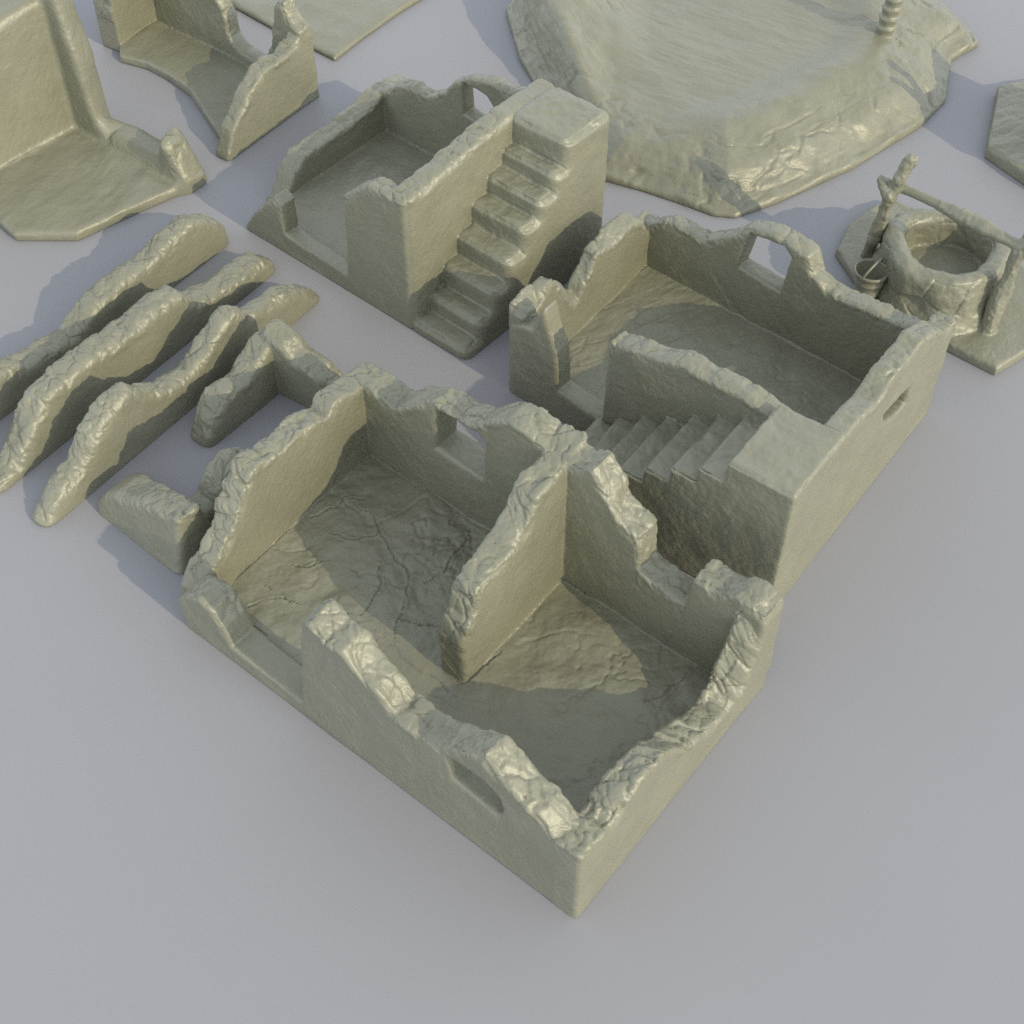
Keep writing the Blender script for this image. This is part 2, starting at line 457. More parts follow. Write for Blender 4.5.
# ------------------------------------------------------------------ 1 the big two-room ruin in front
def two_room_ruin():
    fl = .15
    L, Fc, R = G(177, 619), G(576, 921), G(759, 691)
    K = L+(R-Fc)
    dA = unit(Fc-L); dB = unit(R-Fc)
    ib = (G(370, 453, fl), G(716, 677, fl))
    bd = unit(ib[1]-ib[0])
    lb = (G(222, 592, fl), G(370, 453, fl))
    pb = (G(473, 676, fl), G(562, 578, fl))
    Mx = np.array([[bd[0], -dB[0]], [bd[1], -dB[1]]]); BE = np.linalg.solve(Mx, Fc-ib[0])[0]+.33
    back = Wall(ib[0]-bd*.33, ib[1]+bd*.5, .30, 1, s0=.07, s1=BE,
        prof=[(0, .98, 1), (.25, 1.02, 1), (.38, 1.05, 1), (393, 409), (408, 405), (432, 402), (449, 412.5), (457, 419), (473, 425), (488, 422), (508, 421), (523.6, 430), (545, 449), (573.7, 467), (592, 471), (604, 494), (614, 518), (637, 541), (638, 571), (679, 605), (684, 606), (692.5, 580.5), (718, 594), (737, 598), (752, 608), (790, 640)],
        holes=[[(436, 411), (436, 448), (481.6, 479), (483, 444), (476, 433)]], key='back_wall')
    left = Wall(lb[0]-unit(lb[1]-lb[0])*.1, lb[1], .25, 1,
        prof=[(200, 597), (205, 585), (220, 558), (235, 525), (244, 492), (253, 471), (285, 449), (300, 433), (329, 417), (336, 402), (352, 393), (2.19, 1.0, 1), (2.42, 1.02, 1)], s1=2.30, key='left_wall', rock=1.3)
    part = Wall(pb[0], pb[1]+unit(pb[1]-pb[0])*.25, .26, 1,
        s0=-.11, prof=[(-.12, .66, 1), (-.05, .88, 1), (471, 621), (478.6, 592), (496, 571), (516, 547), (529, 522), (537.6, 498), (553, 480), (1.22, 1.62, 1), (1.40, 1.66, 1), (1.6, 1.70, 1)], key='partition_wall', rough=.16)
    right = Wall(Fc, R, .25, 1,
        prof=[(579.6, 860.6), (611, 827), (630, 795), (642.5, 777.5), (657.5, 761), (668, 751.5), (683.5, 748.8), (693, 744.7), (706.7, 732), (728, 713), (2.1, .37, 1), (2.2, .50, 1), (2.28, .72, 1), (2.36, .95, 1), (2.44, 1.14, 1), (2.52, 1.24, 1)], s0=.0, s1=float(np.hypot(*(R-Fc))), key='right_wall', rock=1.2,
        far=[(-.02, 1.0, 1), (.36, .95, 1), (.57, 1.06, 1), (.91, 1.06, 1), (1.31, .75, 1), (1.67, .5, 1), (1.92, .40, 1), (2.03, .48, 1), (2.12, .66, 1), (2.2, .86, 1), (2.28, 1.08, 1), (2.36, 1.2, 1), (2.6, 1.28, 1)])
    front = Wall(L, Fc, .29, 1,
        prof=[(.1, .38, 1), (.25, .56, 1), (.42, .64, 1), (.56, .60, 1), (.66, .42, 1), (.72, .22, 1), (260, 671), (301, 703), (300, 660), (298, 625), (307, 622), (325, 642), (340, 652), (358, 676), (374, 691), (393, 717), (407, 728), (432, 746), (458, 752), (482, 758), (496, 774), (517, 797), (537, 817), (556, 842), (577, 860)],
        holes=[[(447, 758), (454, 780), (499, 817.5), (502, 811), (498, 798), (483, 781)]], key='front_wall')
    floor = Prism([L+dA*.05+dB*.05, Fc+perp(dA)*.05-dA*.05, R-dB*.05+perp(dB)*.05, ib[0]+bd*(BE-.4)+perp(bd)*.1, ib[0]-bd*.3+perp(bd)*.1], fl, r=.05)
    return build('ruined_house', 'large front two-room ruin with a leaning partition wall and deeply cracked floor', 'building ruin',
                 [floor, back, left, part, right, front], .0125, style=dict(floor='cracked', cracks=[px(*c, z=fl) for c in (
                     ((352, 500), (372, 512), (382, 532), (395, 556), (409, 574), (407, 600), (397, 623), (396, 650)), ((379, 560), (382, 584), (371, 607), (364, 618)),
                     ((396, 622), (416, 624), (440, 628)), ((470, 530), (466, 540), (453, 557), (444, 572), (424, 582)), ((300, 532), (312, 517), (334, 508), (345, 495), (368, 494)),
                     ((230, 612), (258, 601), (283, 597), (300, 606)), ((256, 585), (276, 590), (292, 605)), ((290, 560), (310, 566), (330, 560)), ((473, 678), (484, 664), (500, 648)),
                     ((640, 706), (668, 690), (690, 676)), ((382, 532), (352, 538), (325, 530)))]), origin=(L+R)/2, extra=[Tag('window_sill', 'sill1', 'back_wall'), Tag('window_sill', 'sill2', 'front_wall')],
                 regroup=sills((back, 1, 6, (.35, 1.0), 0), (front, 5, 7, (.2, .55), 0)))

def flanks(nxt, w, nos, own, first):
    """treads and risers of a flight become its steps (the last one its landing); the plain flanks stay the staircase"""
    nos = np.array(nos)
    def f(c, n, fs):
        q, t = w.st(c[:, 0], c[:, 1])
        m = (fs == own) & (np.abs(n[:, 0]*w.n[0]+n[:, 1]*w.n[1]) < .72) & (n[:, 2] > -.4) & (q < w.s1-.04) & (c[:, 2] > .03)
        k = np.clip(np.searchsorted(nos, q+.035)-1, 0, len(nos)-1)
        return nxt(c, n, np.where(m, first+k, fs))
    return f
# ------------------------------------------------------------------ 2 house with stairs up its right side
def stair_house():
    fl = .17
    A0, A1 = G(251, 232), G(466, 363); dA = unit(A1-A0)
    dBn = perp(dA)
    C0 = G(415.3, 331)                       # corner under the stair wall
    C0 = A0+dA*((C0-A0)@dA)
    wl = Wall(C0, C0+dBn*2.6, .27, 1, prof=[(405.5, 204), (420, 192), (450, 167), (480, 142), (510, 117), (1.62, 1.775, 1), (2.3, 1.775, 1)], s0=.03, s1=2.25, r=.08, key='stair_wall', rs=(-1, 1.5))
    W = float((A1-C0)@dA)
    nl = [(416.5, 319), (430, 297), (443.5, 266), (457, 237), (472.5, 205), (487, 176), (502, 150), (510.6, 117)]
    nr = [(466, 353), (479.6, 323), (494, 293.5), (509, 262), (523.5, 230.5), (539.6, 205), (556, 177), (569.7, 143)]
    side = Wall(A1, A1+dBn, .1, 1, prof=[(0, 1, 1), (1, 1, 1)])
    steps = []
    ql = [wl.pix(p) for p in nl]; qr = [side.pix(p) for p in nr]
    s_ = [(a[0]+b[0])/2 for a, b in zip(ql, qr)]; z_ = [(a[1]+b[1])/2 for a, b in zip(ql, qr)]
    end = s_[-1]+.72
    s_[0] = 0.0
    prf = [(0.0, .02, 1)]
    for i in range(8): prf += [(s_[i], z_[i]-.002 if i else .14, 1), ((s_[i+1] if i < 7 else end), z_[i], 1)]
    stair = Wall(C0+dA*W, C0+dA*W+dBn, W+.08, 1, prof=prf[1:], s0=0.0, s1=end, part='staircase', key='staircase', rough=0, r=.13, blur=4)
    hz = z_[-1]
    front = Wall(A0, C0+dA*.02, .21, 1, prof=[(245, 226), (252, 215), (273, 196), (281, 206), (285, 234), (300, 245), (346, 274.5), (343, 196), (352, 192), (367, 184), (386, 195), (404, 203), (412, 210)], s1=float((C0-A0)@dA)-.03, key='front_wall')
    ib = (G(386, 130, fl), G(441, 155, fl))
    bl = (G(294.5, 192.6, fl), G(386, 130, fl))
    left = Wall(bl[0]-unit(bl[1]-bl[0])*.35, bl[1], .27, 1, prof=[(281, 206), (286, 204), (291, 190), (296, 172), (300, 166), (304, 157), (327.7, 141), (351, 125), (370.6, 110), (380, 97), (392, 90), (402, 85), (412, 82)], s1=2.38, key='left_wall')
    bd = dA
    Mx = np.array([[bd[0], -dBn[0]], [bd[1], -dBn[1]]]); SE = np.linalg.solve(Mx, C0-ib[0])[0]+.2
    back = Wall(ib[0]-bd*.3, ib[0]+bd*2.2, .19, 1, prof=[(375, 93), (386, 90), (400, 85), (412, 88), (426, 97), (443, 92), (454, 82), (470, 78), (490, 82), (505, 90), (530, 98), (560, 108), (600, 130)],
                holes=[[(462, 84.5), (464, 114), (477, 122), (488, 119), (492, 107), (486, 97), (476, 90)]], s1=SE, key='back_wall')
    floor = Prism([A0+dA*.05+dBn*.05, C0+dBn*.05, C0+dBn*2.35, ib[0]-bd*.25+perp(bd)*.1], fl, r=.05)
    return build('ruined_house', 'square roofless ruin with a steep stair climbing its right wall to a flat landing', 'building ruin',
                 [floor, left, back, front, wl, stair], .0135, style=dict(floor='plain', rock=.8), origin=(A0+A1)/2, extra=[Tag('step', 'step%d' % i, 'staircase') for i in range(7)]+[Tag('landing', 'landing', 'staircase'), Tag('window_sill', 'sill', 'back_wall')],
                 regroup=flanks(sills((back, 2, 14, (0, 1), 0)), stair, s_, 5, 6))

# ------------------------------------------------------------------ 3 house with stairs along its front
def front_stair_house():
    fl = .17
    q0, q1 = G(534.5, 408), G(598, 448)
    R0, R1 = G(767, 619), G(928, 412); dB = unit(R1-R0)
    dA = unit(perp(-dB)) if False else np.array([dB[1], -dB[0]])
    dA = unit(unit(q1-q0)+dA)
    A0 = G(507, 391); A0 = q0+unit(q1-q0)*((A0-q0)@unit(q1-q0))
    # where front line meets right wall line
    M_ = np.array([[dA[0], -dB[0]], [dA[1], -dB[1]]]); t, u = np.linalg.solve(M_, R0-A0)
    FR = A0+dA*t
    front = Wall(A0, FR, .22, 1, prof=[(.03, .92, 1), (.30, 1.0, 1), (543, 309), (548, 330), (556, 354), (558, 391), (600, 421), (610, 341.5), (615, 347), (634.5, 350), (658, 359), (679, 363), (697, 373), (722, 386), (746, 398), (765, 412), (800, 440)], key='front_wall', rs=(1.05, 9))
    bl = (G(556, 354, fl), G(646, 266, fl)); dl = unit(bl[1]-bl[0])
    fs_ = np.linalg.solve(np.array([[dl[0], -dA[0]], [dl[1], -dA[1]]]), A0-bl[0])[0]
    left = Wall(bl[0]+dl*fs_, bl[1], abs(float((A0-bl[0])@perp(dl))), 1, s0=.02, prof=[(541, 304), (544, 300), (549, 284), (554.5, 276), (559, 283), (565, 291), (574, 307), (580, 300), (586, 285), (591.5, 272), (597, 254), (615, 243), (634.5, 224), (641, 222), (648, 231), (662, 240)], s1=float(np.hypot(*(bl[1]-bl[0])))-fs_+.2,
                far=[(509, 300), (517, 290), (525, 284), (539, 275), (552, 277), (565, 287), (572, 272), (584, 245), (601, 227), (613, 217), (625, 208), (635, 216)], key='left_wall')
    ib = (G(646, 266, fl), G(867.5, 383.6, fl)); bd = unit(ib[1]-ib[0])
    BE = np.linalg.solve(np.array([[bd[0], -dB[0]], [bd[1], -dB[1]]]), R0-ib[0])[0]+.35-.01
    back = Wall(ib[0]-bd*.35, ib[1]+bd*.75, .22, 1, prof=[(634, 222), (649, 226), (664, 222), (678, 227), (690, 234), (703, 241), (729, 237), (746, 231), (768, 233), (787, 241), (807, 258), (814, 276), (828, 292), (847, 302), (878, 315), (898, 325), (921, 334), (950, 346)],
                holes=[[(750, 234), (738.6, 267), (779.6, 292), (791, 258), (783.5, 247)]], s1=BE, key='back_wall')
    bo = ib[0]+perp(bd)*.22; RE = np.linalg.solve(np.array([[dB[0], -bd[0]], [dB[1], -bd[1]]]), bo-R0)[0]
    right = Wall(R0, R1, .22, 1, s0=.05, s1=RE, rs=(.98, 9),  prof=[(0, 1.585, 1), (.93, 1.585, 1), (1.0, 1.58, 1), (860, 420), (878, 403), (898, 373), (915, 353), (925, 340), (938, 331), (950, 330)], holes=[[(911, 386), (902, 396), (885, 415), (886, 422), (896, 416), (906, 404)]], key='right_wall', rough=.10)
    stf = Wall(R0, R0-dA, .1, -1, prof=[(0, 1, 1), (1, 1, 1)])
    pf = front
    nf = [(628.6, 464.5), (651, 464.5), (677, 464.5), (705, 467), (731, 463.5)]
    nb = [(644, 425.5), (665.7, 417.7), (691, 415.7), (716.5, 415.7), (746, 415.7), (765, 412)]
    qf = [stf.pix(p) for p in nf]; qb = [pf.pix(p) for p in nb]
    zl = right.pix((795, 497))[1]
    s0 = .62; n = 7; tread = .25
    steps = []; out = -u
    P0 = R0+dB*u
    plug = Wall(R0+perp(dB)*.13, R1+perp(dB)*.13, .07, 1, prof=[(1.6, .95, 1), (2.7, .95, 1)], key='right_wall', rough=0)
    nos = []; prf = []; bot = s0+tread*n       # measured along the front from the foot of the stairs
    for i in range(n, -1, -1):
        z = zl-.025 if i == 0 else 1.38-.172*(i-1); x = bot-(s0+tread*i); nos.append(x)
        prf += [(x, z, 1), (bot if i == 0 else x+tread, z, 1)]
    dS = np.array([dB[1], -dB[0]])
    stair = Wall(R0-dS*bot, R0, abs(u)+.12, 1, prof=prf, s0=0.0, s1=bot, part='staircase', key='staircase', rough=0, r=.035, blur=1)
    floor = Prism([A0+dA*.05+dB*.05, FR+dB*.05-dA*.05, R0+dB*(RE-.05)-dA*.05, ib[0]-bd*.3+perp(bd)*.1], fl, r=.05)
    return build('ruined_house', 'roofless ruin with stairs running along its front wall and one arched back window', 'building ruin',
                 [floor, left, back, right, front, stair, plug], .0125, style=dict(floor='streak', rock=.85), origin=(A0+R1)/2, extra=[Tag('step', 'step%d' % i, 'staircase') for i in range(7)]+[Tag('landing', 'landing', 'staircase'), Tag('window_sill', 'sill', 'back_wall')],
                 regroup=flanks(sills((back, 2, 15, (0, 1), 0)), stair, nos, 5, 7))

# ------------------------------------------------------------------ free-standing broken walls
def bwall(name, label, base, near, far, th, h=.013, seed=0):
    a, b = G(*base[0]), G(*base[1])
    w = Wall(a, b, th, 1, prof=near, far=far, r=.13, rough=.16, lowcut=(-.1, .05))
    return build(name, label, 'broken wall', [w], h, single=True, group='broken wall sections laid side by side', style=dict(cell=4.6, rock=1.1))
def walls():
    bwall('broken_wall', 'broken wall section at the back of the row, cut off by the left picture edge', [(0, 421), (232, 243)],
        [(-75, 425), (-60, 412), (-30, 392), (0, 373), (35, 362), (75, 338), (96, 308), (124, 282), (150, 263), (173, 240), (194.5, 221), (218, 222), (229, 228), (232, 238)],
        None, .30)
    bwall('broken_wall', 'long broken wall section, second from the back of the row', [(0, 496), (279, 270)],
        [(-4, 494), (0, 487.6), (14, 471), (35, 427), (47, 398.6), (80, 370), (108, 350), (140, 326.5), (169, 303), (185, 293), (199, 302), (211, 298), (228, 288), (247, 274), (268, 260), (276, 263), (279, 268)],
        None, .33)
    bwall('broken_wall', 'third broken wall section from the back, with a knob on its crest', [(49, 530), (324, 298)],
        [(46, 528), (53, 512), (65.6, 490), (82, 469), (94, 438), (112.5, 408), (131, 390), (152, 391), (169, 388), (194, 374), (207, 354), (218, 338), (228, 322), (237, 311), (254, 314), (268, 307), (286, 293), (300, 288), (318, 293), (324, 297)],
        None, .26)
    # L corner
    c = G(279.5, 394); a = G(210.4, 450); e = G(303, 405.8)
    w1 = Wall(a, c+unit(c-a)*.28, .30, 1, prof=[(208, 446), (211, 432), (216, 417), (225, 399), (249, 380), (268, 348), (275, 342), (292, 330)], r=.12, lowcut=(0, .1), rough=.14)
    w2 = Wall(c-unit(e-c)*.28, c+unit(e-c)*.95, .30, 1, prof=[(258, 333), (272, 342), (281, 348), (291, 361), (312, 375), (324, 389), (345, 410)], r=.12, lowcut=(0, .1), rough=.14)
    build('broken_corner', 'L shaped broken corner wall behind the left wall of the large front ruin', 'broken wall', [w1, w2], .013, single=True, style=dict(cell=4.6, rock=1.1))
    f0, f1 = G(102, 508), G(177, 567)
    dA = unit(f1-f0)
    w1 = Wall(f0, f1, .40, 1, prof=[(106, 492), (114, 487), (122, 488), (131, 493), (145, 498), (160, 505), (174, 513), (186, 520)], off=.12, s0=-.02, s1=1.16, r=.09, batter=.22)
    n = perp(dA)
    w2 = Wall(f1+n*.1-dA*.02, f1+n*1.15-dA*.02, .30, 1, prof=[(0, .3, 1), (.3, .30, 1), (.45, .34, 1), (.6, .52, 1), (.8, .62, 1), (1.0, .5, 1), (1.05, .1, 1)], r=.1)
    build('broken_corner', 'small low broken corner wall against the outside of the large front ruin', 'broken wall', [w1, w2], .013, single=True, style=dict(cell=4.6, rock=1.1))

# ------------------------------------------------------------------ pieces along the top edge
def corner_ruin():
    z = .12
    low0, low1 = G(75.7, 127, z), G(183, 188, z); dA = unit(low1-low0); f0 = G(0, 168.5, z); dB = unit(low0-f0)
    tooth = G(202.7, 188)
    slab = Prism([f0-dB*1.1-dA*.3, G(-40, 212), G(0, 227), G(17, 241.7), G(78, 241.7), G(141.6, 212.5), G(186, 193), tooth-dA*.06, low1-dA*.2+perp(dA)*.1, low0+perp(dA)*.1, low0-dA*.2], z, r=.07)
    left = Wall(f0-dB*1.1, low0+dB*.05, .5, 1, prof=[(-120, 110), (-60, 62), (0, 22), (12, 14), (32, 2), (48, -8)], r=.12, key='left_wall', rough=.05, rock=.3)
    back = Wall(low0-dA*.5, low1, .40, 1, prof=[(20, -60), (44, -30), (58, 10), (74, 52), (88, 97), (98, 124), (106, 137), (1.12, .27, 1), (1.94, .29, 1), (1.97, .47, 1), (2.06, .66, 1), (2.2, .60, 1), (2.36, .2, 1)],
                far=[(60, -40), (76, -5), (83, 19), (95, 50), (108, 97), (115, 118), (1.05, .25, 1), (1.80, .28, 1), (1.84, .46, 1), (1.96, .66, 1), (2.12, .52, 1), (2.32, .15, 1)], r=.15, key='back_wall', rough=.30, rock=.9, rs=(1.85, 9))
    build('ruined_corner', 'smooth tall corner ruin with a broken tooth of wall, cut by the top left edge', 'building ruin', [slab, left, back], .016, style=dict(floor='plain'), origin=low0, fil=.08)
def concave_ruin():
    z = .12
    c0, c1 = G(230, 162), G(320, 96); dB = unit(c1-c0)
    b0, b1 = G(157, 20, z), G(252, 68, z); dA = unit(b1-b0)
    wl0 = G(123.4, 43, z); dl = unit(b0-wl0)
    slab = Prism([G(*p) for p in ((121, 63), (147, 70), (170, 82), (191, 98), (208, 124), (219.5, 141), (222, 157), (230, 162))]+[c1-dB*.05, c1-dA*.4-dB*.05, b0+perp(dA)*.1, b0-dA*.25, G(114, 26), G(121, 46)], z, r=.05)
    right = Wall(c0, c1, .22, 1, prof=[(228, 158), (230, 150), (233.6, 131), (243, 110), (252, 90), (264, 71), (287.5, 55), (301.5, 36), (306, 23), (309, 28)], s1=float(np.hypot(*(c1-c0))), key='right_wall')
    M_ = np.array([[dA[0], -dB[0]], [dA[1], -dB[1]]]); e = np.linalg.solve(M_, c0-b0)[0]
    back = Wall(b0-dA*.3, b1, .22, 1, prof=[(130, -75), (180, -50), (205, -25), (217, 0), (225, 22), (229, 38), (233, 45), (242, 53), (255, 61), (264, 57), (271, 44), (271.5, 8), (274, 2), (281, 3), (285, 14), (292, 26), (302, 36), (309, 42)], s0=0.0, s1=e+.3, key='back_wall')
    left = Wall(wl0-dl*.03, b0, .34, 1, prof=[(-.03, .55, 1), (.05, 1.05, 1), (.2, 1.45, 1), (.9, 1.6, 1)], key='left_wall', rough=.12)
    build('ruined_corner', 'open fronted ruin with a concave floor edge and a jagged right wall', 'building ruin', [slab, back, right, left], .016, style=dict(floor='plain'), origin=c0)
def flat_base():
    P_ = px((335, 62), (363, 40), (400, 14), (423, 0), (470, -30), (400, -110), (250, -95), (190, -20), (238, 11), (272, 30))
    def hf(x, y, d): return .075+0*d
    s_ = Height(P_, hf, .15)
    build('terrain_base', 'thin flat terrain base at the top edge behind the jagged ruin', 'terrain piece', [s_], .022, single=True, style=dict(floors=('base',), floor='plain'))
def mound():
    out = px((506, 15), (513, 38), (519, 61), (528, 76), (560, 130), (598, 180), (642, 192), (678, 204), (713, 217), (735, 219), (777, 204.5), (852, 170), (921, 127.5), (945, 103), (947.5, 82), (951, 62), (978, 47), (962, 28), (934, 0), (900, -40), (800, -80), (650, -80), (530, -30))
    bas = np.array(px((614, -30), (617, 51), (609, 79), (628, 108), (655, 126), (690, 124), (723, 117), (776, 100), (809, 78), (854, 58), (868, 25), (850, -15), (780, -45), (680, -50), z=.45))
    def hf(x, y, d):
        e = -d; b = -poly_sdf(bas, x, y)
        lf = sstep(1.25, .45, x+0*d)*sstep(13.6, 14.6, y+0*d)
        h = .09+.20*sstep(.0, .42, e)+.31*sstep(.05, 1.25, e)+lf*.36*sstep(.05, .45, e)
        return h-(.16+.24*lf)*sstep(-.30, .45, b)
    def ex(P, N, d, sid):
        b = -poly_sdf(bas, P[:, 0], P[:, 1]); inb = sstep(-.1, .25, b)
        R = np.stack([P[:, 0]*.83-P[:, 1]*.55, (P[:, 0]*.55+P[:, 1]*.83)*5.5, P[:, 2]*0], 1)
        rip = .008*fbm(R, 1.5, 4, 120)+.016*fbm(P, 1.6, 4, 121)+.004*fbm(R, 5, 2, 119)
        e = -poly_sdf(out, P[:, 0], P[:, 1])
        T = np.stack([P[:, 0]*.9, P[:, 1]*.9, e*3.4+P[:, 2]*1.5], 1)+.10*np.stack([vn(P, 2.6, 123), vn(P, 2.6, 124), vn(P, 2.6, 125)], 1)
        a = np.abs(fbm(T, 1.2, 4, 122)); steep = 1-sstep(.5, 1.0, e)
        D = np.stack([P[:, 0]*6, P[:, 1]*6, P[:, 2]*1.2], 1)
        strata = -.016*(1-sstep(0, .10, a))*sstep(-.1, .4, vn(P, 1.3, 129))+.045*fbm(P, 1.3, 4, 126)+.012*fbm(D, .7, 3, 127)*steep
        c3 = np.abs(fbm(P, 2.0, 4, 132)); strata = strata+(-.020*(1-sstep(0, .12, c3))*sstep(-.45, .15, vn(P, 1.7, 134))+.022*fbm(P, 4.5, 3, 133)+.006*fbm(T*np.array([1, 1, 2.0]), 3.0, 3, 135))*(.2+.8*steep)
        return d*.3+rip*inb+strata*(1-inb)
    ob = build('sand_mound', 'wide sand mound with a shallow rippled basin and rocky flanks', 'terrain piece', [Height(out, hf, .95)], .020, single=True, style=dict(extra=ex, floor='none', floors=()))
    # palm on its rim
    b = G(884, 33, .50); org = Vector((b[0], b[1], .36))
    root = bpy.data.objects.new('palm_tree', None); COL.objects.link(root); root.location = org; root.empty_display_size = .2
    tag(root, 'ringed palm trunk rising from the rim of the sand mound at the top edge', 'tree')
    V = []; Q = []; seg = 20; n = 0; rings = []
    for k in range(15):
        z = k*.125; r = .118-.0026*k; cx = .05*k*.125+.02*(k*.125)**2
        for dz, rr in ((0, r*1.0), (.03, r*.88), (.075, r*.96), (.11, r*1.10), (.122, r*1.06)): rings.append((cx+.05*dz, z+dz, rr))
    for cx, z, r in rings:
        for j in range(seg):
            a = 2*math.pi*j/seg; w = 1+.05*math.sin(a*5+z*40)
            V.append((cx+math.cos(a)*r*w, math.sin(a)*r*w, z))
    for k in range(len(rings)-1):
        for j in range(seg): Q.append((k*seg+j, k*seg+(j+1) % seg, (k+1)*seg+(j+1) % seg, (k+1)*seg+j))
    to_object('trunk', np.array(V, np.float32), np.array(Q), MATS['resin'], root, np.zeros(3))
    top = np.array([rings[-1][0], 0, rings[-1][1]])
    for f in range(7):
        a = f*.897+.3; V = []; Q = []
        for k in range(13):
            t = k/12; c = top+np.array([math.cos(a)*t*.9, math.sin(a)*t*.9, .28*math.sin(t*2.6)-.25*t*t]); w = .11*math.sin(math.pi*(t*.9+.1))**.8*(1 if k % 2 else .72)
            sd = np.array([-math.sin(a), math.cos(a), 0]); up = np.array([0, 0, .014])
            V += [c+sd*w-up*2, c+up, c-sd*w-up*2, c-up*2.5]
            if k:
                o = (k-1)*4
                for j in range(4): Q.append((o+j, o+(j+1) % 4, o+4+(j+1) % 4, o+4+j))
        Q += [(0, 3, 2, 1), (48, 49, 50, 51)]
        to_object('frond', np.array(V, np.float32), np.array(Q), MATS['resin'], root, np.zeros(3))
def edge_base():
    P_ = px((995, 96), (1024, 89), (1060, 84), (1130, 120), (1120, 200), (1070, 215), (1024, 186), (984, 158), (987, 140))
    slab = Prism(P_, .16, r=.06, part='floor')
    a = G(1075, 190, .16); b = G(1085, 95, .16)
    wl = Wall(a, b, .3, -1, prof=[(0, .7, 1), (.3, 1.25, 1), (.9, 1.1, 1), (1.4, 1.35, 1)], key='wall')
    f = G(1050, 160, .16)
    post = Caps([(f[0], f[1], .1), (f[0]+.03, f[1]+.05, .9), (f[0]-.02, f[1]+.12, 1.5)], [.075, .065, .055], part='forked_post', key='post')
    pr = Caps([(f[0]+.03, f[1]+.05, .9), (f[0]-.20, f[1]-.02, 1.35)], [.06, .05], part='forked_post', key='post')
    build('terrain_base', 'low base with a rough floor cut off by the right edge, in half shade', 'terrain piece', [slab, wl, post, pr], .018, style=dict(floor='streak'), origin=G(1040, 140))
def well():
    z = .12; c = np.array([4.43, 11.35]); rng = [.02, -.04, .05, -.02, .04, -.05, .03]
    slab = Prism(px((834.5, 256), (847, 231.6), (872.6, 212.6), (893, 207), (930, 225), (1010, 262), (1046, 300), (1040, 348), (994.5, 376.5), (951, 354), (870, 310)), z, part='base', r=.05)
    def lob(a): return .030*np.sin(a*3+.6)+.022*np.sin(a*5+2)+.016*np.sin(a*7+1)
    ring = Ring(c, .42, .635, .02, .72, part='well_wall', key='ring', r=.11, lob=lob)
    bed = Ring(c, 0, .45, .02, .36, part='well_bottom', key='bed', r=.02)
    zb = 1.14
    def w(x, y, zz): g = G(x, y, zz); return (g[0], g[1], zz)
    lb = w(867, 257, .10); lj = w(889, 196, 1.10)
    lp = Caps([lb, w(874, 238, .5), w(884, 212, .86), lj, w(881, 180, 1.22)], [.074, .068, .060, .066, .05], part='post', key='postl')
    lp2 = Caps([w(889, 203, 1.0), w(899, 180, 1.28), w(912, 160, 1.52)], [.052, .060, .064], part='post', key='postl')
    rb = w(986, 331, .10); rj = w(1019, 252, 1.08)
    rp = Caps([rb, w(1004, 288, .62), rj, w(1030, 236, 1.25)], [.092, .078, .066, .055], part='post', key='postr')
    rp2 = Caps([w(1016, 258, 1.0), w(1044, 236, 1.36)], [.055, .05], part='post', key='postr')
    beam = Caps([w(883, 181, 1.16), w(905, 189, 1.15), w(942, 206, 1.15)], [.046, .046, .050], part='beam', key='beam')
    wind = Caps([w(942, 206, 1.15), w(962, 216, 1.15), w(985, 228, 1.15), w(1000, 236, 1.15), w(1035, 254, 1.14)], [.052, .075, .078, .058, .050], part='beam', key='beam')
    def ex(P, N, d, sid):
        o = np.zeros(len(P), np.float32); r = np.hypot(P[:, 0]-c[0], P[:, 1]-c[1])
        m = (sid == 1) & (N[:, 2] < .6)
        k = P[:, 2] > .1
        f1, f2, cr = voro(P+.05*vn(P, 4, 3)[:, None], 2.6, 140)
        o = np.where(sid == 1, .030*(cr-.5)*(N[:, 2] < .75)*(r > .45)-.010*(1-sstep(0, .07, f2-f1))*(N[:, 2] < .8)*sstep(-.2, .3, vn(P, 3, 147))+.050*fbm(P, 3.6, 4, 141), o)
        o = np.where(sid == 2, .012*fbm(P, 6, 3, 142), o)
        Z = P*np.array([26, 26, 5.0])
        bark = .018*fbm(Z, .9, 3, 143)+.022*fbm(P, 5, 2, 148)+.006*vn(P, 30, 144)
        Zb = np.stack([P[:, 0]*5-P[:, 1]*-4, P[:, 1]*20+P[:, 0]*16, P[:, 2]*26], 1)
        o = np.where((sid >= 3) & (sid <= 6), bark, o)
        o = np.where(sid >= 7, .007*fbm(Zb, .9, 3, 145), o)
        along = (P[:, 0]-3.77)*.786-(P[:, 1]-11.64)*.618
        o = np.where((sid == 8) & (along > .48) & (along < .98), o+.0015*np.sin(along*95+P[:, 2]*18)+.010*fbm(P, 14, 2, 149), o)
        return np.where(sid == 0, d+.014*fbm(P, 2.4, 3, 146), o)
    build('stone_well', 'round stone well with a forked log post at each side holding a crossbeam', 'well', [slab, ring, bed, lp, lp2, rp, rp2, beam, wind], .0125, style=dict(extra=ex, floors=()), fil=.03, origin=c)
